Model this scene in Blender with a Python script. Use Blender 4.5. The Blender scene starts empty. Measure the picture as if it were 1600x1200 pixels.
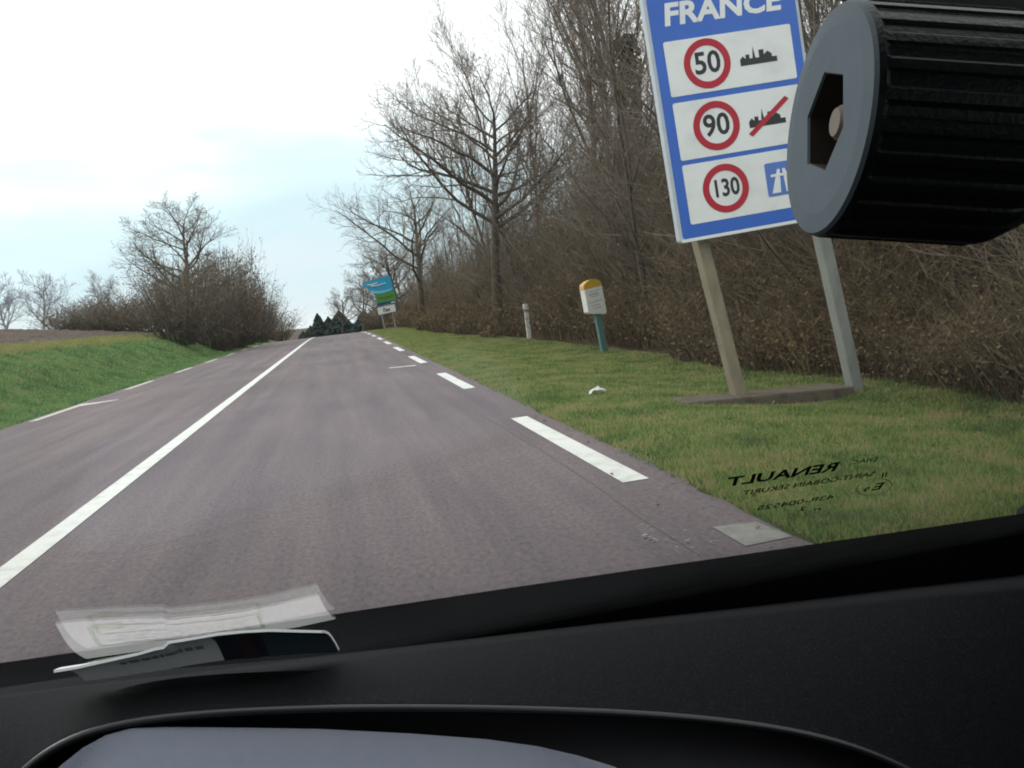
import bpy, bmesh, math, random
import numpy as np
from mathutils import Vector, Matrix
rad = math.radians
C = bpy.context.scene.collection
SC = bpy.context.scene

# ---------------------------------------------------------------- camera, world, sun
F, W, Hh, VP, ROLL, CAMH = 1350.0, 1600, 1200, (525.0, 498.0), rad(6.5), 1.2
_d = np.array([VP[0]-W/2, -(VP[1]-Hh/2), -F]); _d /= np.linalg.norm(_d)
_e = np.array([math.cos(ROLL), math.sin(ROLL), 0])
_u = np.cross(_e, _d); _u /= np.linalg.norm(_u)
RM = np.array([np.cross(_d, _u), _d, _u])
cd = bpy.data.cameras.new('camera'); cam = bpy.data.objects.new('camera', cd); C.objects.link(cam)
cd.sensor_fit = 'HORIZONTAL'; cd.sensor_width = 36; cd.lens = 36*F/W
cd.clip_start = 0.02; cd.clip_end = 3000
cam.matrix_world = Matrix.Translation((0, 0, CAMH)) @ Matrix(RM.tolist()).to_4x4()
SC.camera = cam

def ray(px, py): return RM @ np.array([px-W/2, -(py-Hh/2), -F])
def at(px, py, y):
    v = ray(px, py); return v*(y/v[1])+np.array([0, 0, CAMH])

SUN_EL, SUN_AZ = rad(38), rad(-60)      # azimuth from +Y towards -X = left and ahead
wd = bpy.data.worlds.new('World'); SC.world = wd; wd.use_nodes = True
nt = wd.node_tree; nt.nodes.clear()
N = nt.nodes.new
out = N('ShaderNodeOutputWorld'); bg = N('ShaderNodeBackground'); bgs = N('ShaderNodeBackground')
sky = N('ShaderNodeTexSky'); sky.sky_type = 'NISHITA'; sky.sun_disc = False
sky.sun_elevation = SUN_EL; sky.sun_rotation = SUN_AZ
sky.air_density = 1.0; sky.dust_density = 1.5
bgs.inputs[1].default_value = 0.10
nt.links.new(sky.outputs[0], bgs.inputs[0])
tc = N('ShaderNodeTexCoord'); mp = N('ShaderNodeMapping'); mp.inputs['Scale'].default_value = (1.4, 1.4, 5.0)
mp.inputs['Location'].default_value = (0.3, 1.7, 0.4)
n1 = N('ShaderNodeTexNoise'); n1.inputs['Scale'].default_value = 2.3; n1.inputs['Detail'].default_value = 5; n1.inputs['Roughness'].default_value = .5
nt.links.new(tc.outputs['Generated'], mp.inputs[0]); nt.links.new(mp.outputs[0], n1.inputs['Vector'])
sx = N('ShaderNodeSeparateXYZ'); nt.links.new(tc.outputs['Generated'], sx.inputs[0])
# thin bluish cloud low down, thick white cloud higher up, edge broken by noise
ad = N('ShaderNodeMath'); ad.operation = 'MULTIPLY_ADD'; ad.inputs[1].default_value = 0.32
nt.links.new(n1.outputs[0], ad.inputs[0]); nt.links.new(sx.outputs['Z'], ad.inputs[2])
cr = N('ShaderNodeValToRGB'); nt.links.new(ad.outputs[0], cr.inputs[0])
el = cr.color_ramp.elements
el[0].position = .10; el[0].color = (.86, .90, .90, 1)
el[1].position = .40; el[1].color = (1.12, 1.14, 1.14, 1)
for p, c in ((.17, (.68, .77, .82)), (.24, (.60, .76, .82)), (.31, (.72, .88, .93))):
    q = el.new(p); q.color = (*c, 1)
nt.links.new(cr.outputs[0], bg.inputs[0]); bg.inputs[1].default_value = 0.96
mx = N('ShaderNodeMixShader'); mx.inputs[0].default_value = 0.92
nt.links.new(bgs.outputs[0], mx.inputs[1]); nt.links.new(bg.outputs[0], mx.inputs[2]); nt.links.new(mx.outputs[0], out.inputs[0])

sd = bpy.data.lights.new('sun', 'SUN'); sd.energy = 0.9; sd.angle = rad(14); sd.color = (1, .96, .9)
so = bpy.data.objects.new('sun', sd); C.objects.link(so)
sdir = Vector((math.sin(SUN_AZ)*math.cos(SUN_EL), math.cos(SUN_AZ)*math.cos(SUN_EL), math.sin(SUN_EL)))
so.rotation_euler = sdir.to_track_quat('Z', 'Y').to_euler()
SC.view_settings.view_transform = 'Standard'; SC.view_settings.look = 'None'
SC.view_settings.exposure = 0.54; SC.view_settings.gamma = 1; SC.view_settings.use_curve_mapping = False
SC.cycles.filter_width = 1.9; SC.cycles.max_bounces = 6; SC.cycles.transparent_max_bounces = 12

# ---------------------------------------------------------------- helpers
def mat(name, col, rough=.7, var=None, vscale=3.0, bump=0, bscale=40, spec=.3, metal=0, coat=0, stretch=None, detail=4):
    m = bpy.data.materials.new(name); m.use_nodes = True
    t = m.node_tree; b = t.nodes['Principled BSDF']
    b.inputs['Roughness'].default_value = rough; b.inputs['Specular IOR Level'].default_value = spec
    b.inputs['Metallic'].default_value = metal; b.inputs['Coat Weight'].default_value = coat
    b.inputs['Base Color'].default_value = (*col, 1)
    if var or bump:
        g = t.nodes.new('ShaderNodeNewGeometry'); v = g.outputs['Position']
        if stretch:
            k = t.nodes.new('ShaderNodeMapping'); k.inputs['Scale'].default_value = stretch
            t.links.new(v, k.inputs[0]); v = k.outputs[0]
    if var:
        n = t.nodes.new('ShaderNodeTexNoise'); n.inputs['Scale'].default_value = vscale; n.inputs['Detail'].default_value = detail
        n.inputs['Roughness'].default_value = .65
        t.links.new(v, n.inputs['Vector'])
        r = t.nodes.new('ShaderNodeValToRGB'); t.links.new(n.outputs[0], r.inputs[0])
        r.color_ramp.elements[0].position = .32; r.color_ramp.elements[0].color = (*col, 1)
        r.color_ramp.elements[1].position = .68; r.color_ramp.elements[1].color = (*var[-1], 1)
        for i, c in enumerate(var[:-1]):
            q = r.color_ramp.elements.new(.32+.36*(i+1)/len(var)); q.color = (*c, 1)
        t.links.new(r.outputs[0], b.inputs['Base Color'])
    if bump:
        n = t.nodes.new('ShaderNodeTexNoise'); n.inputs['Scale'].default_value = bscale; n.inputs['Detail'].default_value = 3
        t.links.new(v, n.inputs['Vector'])
        bp = t.nodes.new('ShaderNodeBump'); bp.inputs['Strength'].default_value = bump; bp.inputs['Distance'].default_value = .01
        t.links.new(n.outputs[0], bp.inputs['Height']); t.links.new(bp.outputs[0], b.inputs['Normal'])
    return m

def link(name, me, m=None, parent=None, smooth=False):
    if m is not None: me.materials.append(m)
    o = bpy.data.objects.new(name, me); C.objects.link(o)
    if parent is not None: o.parent = parent
    if smooth: me.polygons.foreach_set('use_smooth', [True]*len(me.polygons))
    return o
def mesh(name, v, f, m=None, parent=None, smooth=False):
    me = bpy.data.meshes.new(name); me.from_pydata([tuple(map(float, p)) for p in v], [], f); me.update()
    return link(name, me, m, parent, smooth)
def npmesh(name, v, f):
    """v (n,3), f (m,k) arrays -> mesh datablock"""
    me = bpy.data.meshes.new(name); v = np.asarray(v, np.float32); f = np.asarray(f, np.int32); k = f.shape[1]
    me.vertices.add(len(v)); me.vertices.foreach_set('co', v.ravel())
    me.loops.add(f.size); me.loops.foreach_set('vertex_index', f.ravel())
    me.polygons.add(len(f)); me.polygons.foreach_set('loop_start', np.arange(0, f.size, k, dtype=np.int32))
    me.polygons.foreach_set('loop_total', np.full(len(f), k, np.int32))
    me.update(calc_edges=True); return me
def tag(o, label=None, cat=None, group=None, kind=None):
    if label: o['label'] = label
    if cat: o['category'] = cat
    if group: o['group'] = group
    if kind: o['kind'] = kind
    return o
def empty(name, loc=(0, 0, 0), rz=0):
    o = bpy.data.objects.new(name, None); C.objects.link(o); o.location = loc; o.rotation_euler = (0, 0, rz); o.empty_display_size = .2
    return o
def box(bm, c, s, M=None, bev=0):
    r = bmesh.ops.create_cube(bm, size=1)
    T = Matrix.Translation(c) @ Matrix.Diagonal((*s, 1))
    if M is not None: T = M @ T
    bmesh.ops.transform(bm, matrix=T, verts=r['verts'])
    if bev:
        ed = list({e for v in r['verts'] for e in v.link_edges})
        bmesh.ops.bevel(bm, geom=ed, offset=bev, segments=2, affect='EDGES', profile=.6)
def bobj(name, bm, m, parent=None, smooth=False, M=None):
    me = bpy.data.meshes.new(name)
    if M is not None: bmesh.ops.transform(bm, matrix=M, verts=bm.verts)
    bmesh.ops.recalc_face_normals(bm, faces=bm.faces)
    bm.to_mesh(me); bm.free(); return link(name, me, m, parent, smooth)
def plate(name, pts, th, m, parent, M=None, z0=0.0):
    """polygon pts (u,v) in the local XZ plane extruded in -Y by th from y=z0"""
    bm = bmesh.new()
    a = [bm.verts.new((u, -z0, v)) for u, v in pts]; b = [bm.verts.new((u, -z0-th, v)) for u, v in pts]
    bm.faces.new(a); bm.faces.new(b[::-1])
    n = len(pts)
    for i in range(n): bm.faces.new((a[i], b[i], b[(i+1) % n], a[(i+1) % n]))
    return bobj(name, bm, m, parent, M=M)
def rect(u0, v0, u1, v1): return [(u0, v0), (u1, v0), (u1, v1), (u0, v1)]
def rrect(u0, v0, u1, v1, r, n=5):
    p = []
    for cx, cy, a in ((u1-r, v0+r, -90), (u1-r, v1-r, 0), (u0+r, v1-r, 90), (u0+r, v0+r, 180)):
        for i in range(n+1):
            t = rad(a+90*i/n); p.append((cx+r*math.cos(t), cy+r*math.sin(t)))
    return p
def ring(name, c, r0, r1, m, parent, M, z0, th=.004, n=40):
    bm = bmesh.new(); L = []
    for k in range(n):
        a = 2*math.pi*k/n; ca, sa = math.cos(a), math.sin(a)
        L.append([bm.verts.new((c[0]+r*ca, -y, c[1]+r*sa)) for r, y in ((r0, z0), (r1, z0), (r1, z0+th), (r0, z0+th))])
    for k in range(n):
        A, B = L[k], L[(k+1) % n]
        for i in range(4): bm.faces.new((A[i], A[(i+1) % 4], B[(i+1) % 4], B[i]))
    return bobj(name, bm, m, parent, M=M)
def text_mesh(name, s, size, m, parent, M, ext=.0005, bold=0.0, shear=0.0, align='CENTER', sx=1.0):
    cu = bpy.data.curves.new(name, 'FONT'); cu.body = s; cu.size = size; cu.align_x = align; cu.align_y = 'CENTER'
    cu.extrude = ext; cu.offset = bold; cu.shear = shear; cu.resolution_u = 3
    t = bpy.data.objects.new('tmp', cu); C.objects.link(t)
    dg = bpy.context.evaluated_depsgraph_get(); me = bpy.data.meshes.new_from_object(t.evaluated_get(dg))
    bpy.data.objects.remove(t); me.name = name; me.transform(M @ Matrix.Diagonal((sx, 1, 1, 1)))
    me.materials.clear(); return link(name, me, m, parent)
def tubes(groups, sides):
    """groups: list of (P (B,n,3), R (B,n)) -> verts, quads"""
    V, Q, off = [], [], 0
    for P, R in groups:
        B, n, _ = P.shape
        T = np.empty_like(P); T[:, 1:-1] = P[:, 2:]-P[:, :-2]; T[:, 0] = P[:, 1]-P[:, 0]; T[:, -1] = P[:, -1]-P[:, -2]
        T /= np.linalg.norm(T, axis=2, keepdims=True)+1e-9
        ref = np.where(np.abs(T[:, :, 2:3]) > .9, np.array([1., 0, 0]), np.array([0., 0, 1.]))
        ref = np.broadcast_to(ref[:, :1], T.shape)
        A = np.cross(T, ref); A /= np.linalg.norm(A, axis=2, keepdims=True)+1e-9; Bv = np.cross(T, A)
        an = np.arange(sides)*2*np.pi/sides
        X = P[:, :, None]+R[:, :, None, None]*(A[:, :, None]*np.cos(an)[None, None, :, None]+Bv[:, :, None]*np.sin(an)[None, None, :, None])
        V.append(X.reshape(-1, 3))
        b = np.arange(B)[:, None, None]*n*sides; i = np.arange(n-1)[None, :, None]*sides; k = np.arange(sides)[None, None, :]; k2 = (k+1) % sides
        Q.append((np.stack([b+i+k, b+i+k2, b+i+sides+k2, b+i+sides+k], -1)+off).reshape(-1, 4)); off += B*n*sides
    return np.concatenate(V), np.concatenate(Q)

# ---------------------------------------------------------------- terrain
def prof(y):
    y = np.asarray(y, float); t = np.clip(y-53, 0, 110)
    return -.00033*t*t-np.clip(y-163, 0, None)*.004
def sst(a, b, x): t = np.clip((x-a)/(b-a), 0, 1); return t*t*(3-2*t)
CEN, RE, LE = -1.98, 1.95, -5.72
def bend(y):       # far beyond the crest the road drifts to the left
    return -.0012*np.clip(np.asarray(y, float)-75, 0, 300)**2
def terr(x, y):
    x = np.asarray(x, float); y = np.asarray(y, float)
    xx = x-np.where(y > 75, 0, 0)
    z = prof(y)
    k = 1-sst(70, 120, y)*.45
    z = z-.22*sst(RE+.6, 5.2, xx)*(1-sst(40, 70, y))                        # right verge falls away a little
    z = z+(1.13*sst(LE-.45, LE-3.2, xx)+.134*np.clip(-8.4-xx, 0, 20)+.012*np.clip(-28-xx, 0, 300))*np.where(y > 40, k, 1)
    z = z+.02*np.sin(x*1.7+y*.9)*np.cos(y*.63-x*.4)*sst(.2, 1.5, np.maximum(xx-RE, LE-xx))
    return z
def gmesh(name, xs, ys, zf, m):
    X, Y = np.meshgrid(xs, ys); Z = zf(X, Y); nx = len(xs)
    V = np.stack([X, Y, Z], -1).reshape(-1, 3)
    i, j = np.meshgrid(np.arange(len(xs)-1), np.arange(len(ys)-1)); a = (j*nx+i).ravel()
    me = npmesh(name, V, np.stack([a, a+1, a+nx+1, a+nx], -1)); o = link(name, me, m, smooth=True); o['kind'] = 'structure'; return o

def ground_mat():
    m = bpy.data.materials.new('ground'); m.use_nodes = True; t = m.node_tree; b = t.nodes['Principled BSDF']
    n = t.nodes.new; L = t.links.new
    b.inputs['Roughness'].default_value = .95; b.inputs['Specular IOR Level'].default_value = .1
    g = n('ShaderNodeNewGeometry'); s = n('ShaderNodeSeparateXYZ'); L(g.outputs['Position'], s.inputs[0])
    def noise(sc, det=5, st=None):
        q = n('ShaderNodeTexNoise'); q.inputs['Scale'].default_value = sc; q.inputs['Detail'].default_value = det; q.inputs['Roughness'].default_value = .65
        if st:
            k = n('ShaderNodeMapping'); k.inputs['Scale'].default_value = st; L(g.outputs['Position'], k.inputs[0]); L(k.outputs[0], q.inputs['Vector'])
        else: L(g.outputs['Position'], q.inputs['Vector'])
        return q.outputs[0]
    def ramp(v, st):
        r = n('ShaderNodeValToRGB'); L(v, r.inputs[0]); e = r.color_ramp.elements
        e[0].position, e[0].color = st[0][0], (*st[0][1], 1); e[1].position, e[1].color = st[-1][0], (*st[-1][1], 1)
        for p, c in st[1:-1]: q = e.new(p); q.color = (*c, 1)
        return r.outputs[0]
    def step(v, a, c, nz, amp):      # smoothstep(a,c, v+amp*(nz-.5))
        q = n('ShaderNodeMath'); q.operation = 'MULTIPLY_ADD'; L(nz, q.inputs[0]); q.inputs[1].default_value = amp; L(v, q.inputs[2])
        r = n('ShaderNodeMapRange'); r.interpolation_type = 'SMOOTHSTEP'; L(q.outputs[0], r.inputs[0])
        r.inputs[1].default_value = a+amp*.5; r.inputs[2].default_value = c+amp*.5; return r.outputs[0]
    def mix(f, a, c):
        q = n('ShaderNodeMix'); q.data_type = 'RGBA'; L(f, q.inputs[0]); L(a, q.inputs[6]); L(c, q.inputs[7]); return q.outputs[2]
    grass = ramp(noise(1.1, 8), [(.3, (.09, .095, .045)), (.45, (.11, .15, .055)), (.58, (.15, .20, .07)), (.72, (.21, .19, .10))])
    litter = ramp(noise(6), [(.3, (.035, .027, .018)), (.7, (.10, .072, .045))])
    field = ramp(noise(2.2, 8), [(.3, (.07, .055, .045)), (.7, (.15, .12, .10))])
    stub = ramp(noise(3), [(.3, (.13, .14, .045)), (.7, (.22, .20, .085))])
    nz = noise(.9, 4); X = s.outputs[0]
    c = mix(step(X, 4.7, 5.5, nz, 1.2), grass, litter)
    neg = n('ShaderNodeMath'); neg.operation = 'MULTIPLY'; L(X, neg.inputs[0]); neg.inputs[1].default_value = -1
    c = mix(step(neg.outputs[0], 8.5, 9.5, nz, 1.6), c, stub)
    c = mix(step(neg.outputs[0], 10.0, 12.0, nz, 3.0), c, field)
    L(c, b.inputs['Base Color'])
    bp = n('ShaderNodeBump'); bp.inputs['Strength'].default_value = .8; bp.inputs['Distance'].default_value = .03
    L(noise(30, 4), bp.inputs['Height']); L(bp.outputs[0], b.inputs['Normal'])
    return m
GM = ground_mat()
xs = np.unique(np.concatenate([np.linspace(-400, -60, 18), np.linspace(-60, -30, 31), np.linspace(-30, -9, 60), np.linspace(-9, 6, 101), np.linspace(6, 30, 25), np.linspace(30, 400, 20)]))
ys = np.unique(np.concatenate([np.linspace(-30, 0, 12), np.linspace(0, 40, 161), np.linspace(40, 110, 141), np.linspace(110, 200, 46), np.linspace(200, 900, 30)]))
_rg = np.random.default_rng(3)
def ground_z(X, Y):
    z = terr(X, Y)
    onroad = (X > LE-.02) & (X < RE+.02+.008*np.clip(Y-6, 0, 45))
    z = np.where(onroad, z-.12, z)
    rough = sst(11, 14, -X)*(1-sst(60, 100, np.abs(Y-60)))
    z = z+rough*_rg.normal(0, .055, X.shape)
    return z
gmesh('ground', xs, ys, ground_z, GM)

def road_mat():
    m = bpy.data.materials.new('asphalt'); m.use_nodes = True; t = m.node_tree; b = t.nodes['Principled BSDF']; n = t.nodes.new; L = t.links.new
    b.inputs['Roughness'].default_value = .8; b.inputs['Specular IOR Level'].default_value = .25
    g = n('ShaderNodeNewGeometry')
    def noise(sc, st, det=4):
        k = n('ShaderNodeMapping'); k.inputs['Scale'].default_value = st; L(g.outputs['Position'], k.inputs[0])
        q = n('ShaderNodeTexNoise'); q.inputs['Scale'].default_value = sc; q.inputs['Detail'].default_value = det; q.inputs['Roughness'].default_value = .6; L(k.outputs[0], q.inputs['Vector']); return q.outputs[0]
    def ramp(v, st):
        r = n('ShaderNodeValToRGB'); L(v, r.inputs[0]); e = r.color_ramp.elements
        e[0].position, e[0].color = st[0][0], (*st[0][1], 1); e[1].position, e[1].color = st[-1][0], (*st[-1][1], 1)
        for p, c in st[1:-1]: q = e.new(p); q.color = (*c, 1)
        return r.outputs[0]
    def mul(a, c):
        q = n('ShaderNodeMix'); q.data_type = 'RGBA'; q.blend_type = 'MULTIPLY'; q.inputs[0].default_value = 1; L(a, q.inputs[6]); L(c, q.inputs[7]); return q.outputs[2]
    base = ramp(noise(.35, (1, .5, 1), 5), [(.3, (.128, .113, .120)), (.5, (.160, .136, .143)), (.7, (.195, .163, .168))])
    chips = ramp(noise(170, (1, 1, 1), 2), [(.3, (.72, .72, .74)), (.5, (1, 1, 1)), (.68, (1.35, 1.3, 1.27))])
    chip2 = ramp(noise(38, (1, .55, 1), 3), [(.3, (.74, .73, .75)), (.5, (1, 1, 1)), (.7, (1.28, 1.22, 1.2))])
    stre = ramp(noise(3.0, (1, .045, 1), 4), [(.3, (.80, .80, .83)), (.7, (1.2, 1.17, 1.14))])
    c = mul(mul(mul(base, chips), chip2), stre); L(c, b.inputs['Base Color'])
    bp = n('ShaderNodeBump'); bp.inputs['Strength'].default_value = .5; bp.inputs['Distance'].default_value = .006
    L(noise(160, (1, 1, 1), 2), bp.inputs['Height']); L(bp.outputs[0], b.inputs['Normal'])
    return m
RMAT = road_mat()
ry = np.unique(np.concatenate([np.linspace(-25, 0, 11), np.linspace(0, 60, 241), np.linspace(60, 200, 141)]))
rgx = np.random.default_rng(11)
# road sheet: ragged edges
edge_l = LE+np.convolve(rgx.normal(0, .06, len(ry)+4), np.ones(5)/5, 'valid'); edge_r = RE+.008*np.clip(ry-6, 0, 45)+np.convolve(rgx.normal(0, .09, len(ry)+4), np.ones(5)/5, 'valid')
cols = np.linspace(0, 1, 13); V = []
for yy, l, r in zip(ry, edge_l, edge_r):
    for c in cols:
        x = l+(r-l)*c; V.append((x, yy, float(prof(yy))+.035*(1-((c-.5)*2)**2)*0))
for yy, l, r in zip(ry, edge_l, edge_r): V.append((l-.05, yy, float(prof(yy))-.14))
for yy, l, r in zip(ry, edge_l, edge_r): V.append((r+.05, yy, float(prof(yy))-.14))
nc, ny = len(cols), len(ry); Fc = []
for j in range(ny-1):
    for i in range(nc-1): a = j*nc+i; Fc.append((a, a+1, a+nc+1, a+nc))
    Fc.append((ny*nc+j, j*nc, (j+1)*nc, ny*nc+j+1)); Fc.append((j*nc+nc-1, ny*nc+ny+j, ny*nc+ny+j+1, (j+1)*nc+nc-1))
road = mesh('road', V, Fc, RMAT, smooth=False); road['kind'] = 'structure'

# painted markings
PW = mat('road_paint', (.60, .60, .56), .7, var=[(.76, .77, .73), (.82, .82, .78)], vscale=5, detail=8, bump=.3, bscale=120)
PY = mat('worn_road_paint', (.30, .28, .25), .8, var=[(.58, .56, .50), (.72, .70, .62)], vscale=11, bump=.3, bscale=120)
PD = mat('dirty_road_paint', (.21, .205, .19), .85, var=[(.28, .27, .25), (.34, .33, .30)], vscale=9, bump=.3, bscale=120)
def strip(name, x0, x1, y0, y1, m, parent=None, n=None, z=.004):
    n = n or max(1, int((y1-y0)/1.0)); V = []
    for j in range(n+1):
        y = y0+(y1-y0)*j/n
        V += [(x0, y, float(prof(y))+z), (x1, y, float(prof(y))+z)]
    o = mesh(name, V, [(2*j, 2*j+1, 2*j+3, 2*j+2) for j in range(n)], m, parent); return o
cl = strip('centre_line', CEN-.085, CEN+.085, -20, 150, PW, n=400); cl['kind'] = 'structure'; cl.parent = road
for k in range(-1, 17):
    f = 8.52+7.15*(k-1)
    m = PD if k == 0 else PW
    if f < 5: continue
    xo = min(.008*(f-6), .3); o = strip('edge_dash', 1.57+xo, 1.74+xo, f-3.5, f, PW, road, n=4)
for k in range(-1, 17):
    f = 20.0+7.0*(k-1)
    strip('edge_dash', -5.58, -5.42, f-3.3, f, PY, road, n=4)
o = mesh('cross_tick', [(1.0, 18.9, .004), (1.56, 18.62, .004), (1.56, 18.95, .004), (1.0, 19.2, .004)], [(0, 1, 2, 3)], PY, road)
o = mesh('cross_tick', [(-5.42, 19.2, .0045), (-4.8, 19.75, .0045), (-4.8, 20.0, .0045), (-5.42, 19.9, .0045)], [(0, 1, 2, 3)], PY, road)
o = mesh('worn_patch', [tuple(at(*p, 1.0)*0+(np.array([0, 0, CAMH])+ray(*p)*(-(CAMH-.004)/ray(*p)[2]))) for p in ((1113, 823), (1165, 853), (1238, 838), (1182, 815))], [(0, 1, 2, 3)], PD, road)
# thin pale joint along the right wheel track
SM = mat('joint_sealant', (.14, .125, .12), .8, var=[(.20, .18, .165)], vscale=8)
V = []; yy = np.linspace(2.2, 13, 70); xj = 1.42+.012*np.sin(yy*1.3)+.006*np.sin(yy*4.1)
for x, y in zip(xj, yy): V += [(x-.004, y, .0035), (x+.004, y, .0035)]
mesh('asphalt_joint', V, [(2*j, 2*j+1, 2*j+3, 2*j+2) for j in range(69)], SM, road)

# ---------------------------------------------------------------- grass
def grass_mat(name, st):
    m = bpy.data.materials.new(name); m.use_nodes = True; t = m.node_tree; b = t.nodes['Principled BSDF']; n = t.nodes.new; L = t.links.new
    b.inputs['Roughness'].default_value = .75; b.inputs['Specular IOR Level'].default_value = .15
    g = n('ShaderNodeNewGeometry'); q = n('ShaderNodeTexNoise'); q.inputs['Scale'].default_value = 1.5; q.inputs['Detail'].default_value = 9; q.inputs['Roughness'].default_value = .65
    L(g.outputs['Position'], q.inputs['Vector'])
    a = n('ShaderNodeMath'); a.operation = 'MULTIPLY_ADD'; L(g.outputs['Random Per Island'], a.inputs[0]); a.inputs[1].default_value = .26
    s = n('ShaderNodeMath'); s.operation = 'SUBTRACT'; L(q.outputs[0], s.inputs[0]); s.inputs[1].default_value = .13; L(s.outputs[0], a.inputs[2])
    r = n('ShaderNodeValToRGB'); L(a.outputs[0], r.inputs[0]); e = r.color_ramp.elements
    e[0].position, e[0].color = st[0][0], (*st[0][1], 1); e[1].position, e[1].color = st[-1][0], (*st[-1][1], 1)
    for p, c in st[1:-1]: k = e.new(p); k.color = (*c, 1)
    L(r.outputs[0], b.inputs['Base Color'])
    tl = n('ShaderNodeBsdfTranslucent'); L(r.outputs[0], tl.inputs[0]); mx = n('ShaderNodeMixShader'); mx.inputs[0].default_value = .38
    L(b.outputs[0], mx.inputs[1]); L(tl.outputs[0], mx.inputs[2]); L(mx.outputs[0], t.nodes['Material Output'].inputs[0]); return m
def blades(name, seed, N_, x0, x1, y0, y1, hmin, hmax, m, label, edge=None, bare=None):
    r = np.random.default_rng(seed)
    y = y0*(y1/y0)**r.random(N_); x = x0(y)+(x1(y)-x0(y))*r.random(N_)
    if bare is not None:
        k = bare(x, y, r); x, y = x[k], y[k]
    n = len(x); z = terr(x, y)
    cl = .55+.45*np.sin(x*3.1+1.3*np.sin(y*1.7))*np.sin(y*2.3+x)
    h = (hmin+(hmax-hmin)*r.random(n))*(.75+.45*cl); w = .0016+.0011*y**.85
    an = r.random(n)*np.pi; ta = r.random(n)*2*np.pi; le = h*(.3+.8*r.random(n))
    A = np.stack([x-np.cos(an)*w, y-np.sin(an)*w, z-.012], -1); B = np.stack([x+np.cos(an)*w, y+np.sin(an)*w, z-.012], -1)
    T = np.stack([x+np.cos(ta)*le, y+np.sin(ta)*le, z+h], -1)
    V = np.stack([A, B, T], 1).reshape(-1, 3); me = npmesh(name, V, np.arange(len(V)).reshape(-1, 3))
    return tag(link(name, me, m), label, 'grass', kind='stuff')
GR = grass_mat('verge_grass', [(.30, (.13, .16, .07)), (.42, (.16, .25, .08)), (.50, (.25, .36, .10)), (.57, (.38, .38, .15)), (.66, (.44, .35, .21))])
GL = grass_mat('bank_grass', [(.30, (.11, .15, .085)), (.40, (.12, .22, .10)), (.54, (.20, .37, .13)), (.63, (.29, .38, .15)), (.73, (.36, .33, .19))])
GY = grass_mat('dry_grass', [(.28, (.19, .22, .08)), (.5, (.3, .31, .12)), (.75, (.45, .38, .2))])
def not_slab(x, y, r): return ~((x > 3.25) & (x < 4.95) & (y > 7.95) & (y < 8.5))
blades('verge_grass', 5, 330000, lambda y: RE-.04+.008*np.clip(y-6, 0, 45), lambda y: 6.2+0*y, 1.8, 85, .018, .05, GR, 'short green and straw-flecked grass on the verge right of the road', bare=not_slab)
blades('bank_grass', 6, 130000, lambda y: -9.4+0*y, lambda y: LE+.04+0*y, 3, 85, .035, .09, GL, 'bright green grass on the sloping bank left of the road')
blades('dry_grass', 7, 22000, lambda y: -11.3+0*y, lambda y: -8.8+0*y, 15, 85, .08, .2, GY, 'yellowish grass strip along the top of the left bank')

FL = mat('fallen_leaves', (.10, .07, .04), .85, var=[(.17, .12, .07), (.22, .17, .10)], vscale=6)
_r = np.random.default_rng(77); _n = 1500; _y = 2.5*(40/2.5)**_r.random(_n); _x = np.where(_r.random(_n) < .25, RE+.008*np.clip(_y-6, 0, 45)+_r.normal(.05, .14, _n), RE+.2+(4.2*_r.random(_n)**.6))
_z = np.maximum(terr(_x, _y), 0*_y-1)+.012+.025*(_x > RE+.2)
_a = _r.random(_n)*6.28; _s = (.008+.010*_r.random(_n))*(1+_y*.03); _P = np.stack([_x, _y, _z], -1); _A = np.stack([np.cos(_a), np.sin(_a), _r.normal(0, .35, _n)], -1)*_s[:, None]; _B = np.stack([-np.sin(_a), np.cos(_a), _r.normal(0, .35, _n)], -1)*_s[:, None]*.6
tag(link('fallen_leaves', npmesh('fallen_leaves', np.stack([_P-_A, _P-_B, _P+_A, _P+_B], 1).reshape(-1, 3), np.arange(4*_n).reshape(-1, 4)), FL), 'small brown fallen leaves scattered over the right verge and road edge', 'leaves', kind='stuff')
# ---------------------------------------------------------------- trees
BK = mat('dark_bark', (.06, .052, .038), .9, var=[(.09, .075, .058), (.12, .10, .08)], vscale=5, bump=.6, bscale=14, stretch=(1, 1, .3))
TW = mat('grey_brown_twigs', (.15, .125, .10), .9, var=[(.205, .17, .135), (.27, .22, .175)], vscale=1.2)
TWB = mat('brown_twigs', (.13, .10, .066), .9, var=[(.19, .145, .092), (.27, .20, .125)], vscale=1.2)
TWG = mat('hazed_far_twigs', (.30, .30, .32), .95, var=[(.36, .36, .38)], vscale=.6)  # paleness of distant haze is put into this twig and bark colour
IVY = mat('olive_ivy', (.028, .036, .014), .75, var=[(.055, .058, .022), (.085, .07, .032)], vscale=2.0)
DL = mat('dead_leaves', (.08, .07, .037), .9, var=[(.12, .09, .05), (.19, .13, .07), (.13, .125, .052)], vscale=1.6)
RUS = mat('russet_leaves', (.12, .085, .05), .9, var=[(.18, .125, .07), (.17, .15, .085)], vscale=3.0)
GLV = mat('grey_olive_leaves', (.10, .09, .06), .9, var=[(.14, .12, .08), (.17, .145, .095)], vscale=2.0)
CON = mat('conifer_needles', (.038, .062, .055), .9, var=[(.07, .10, .088)], vscale=1.5)

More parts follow.
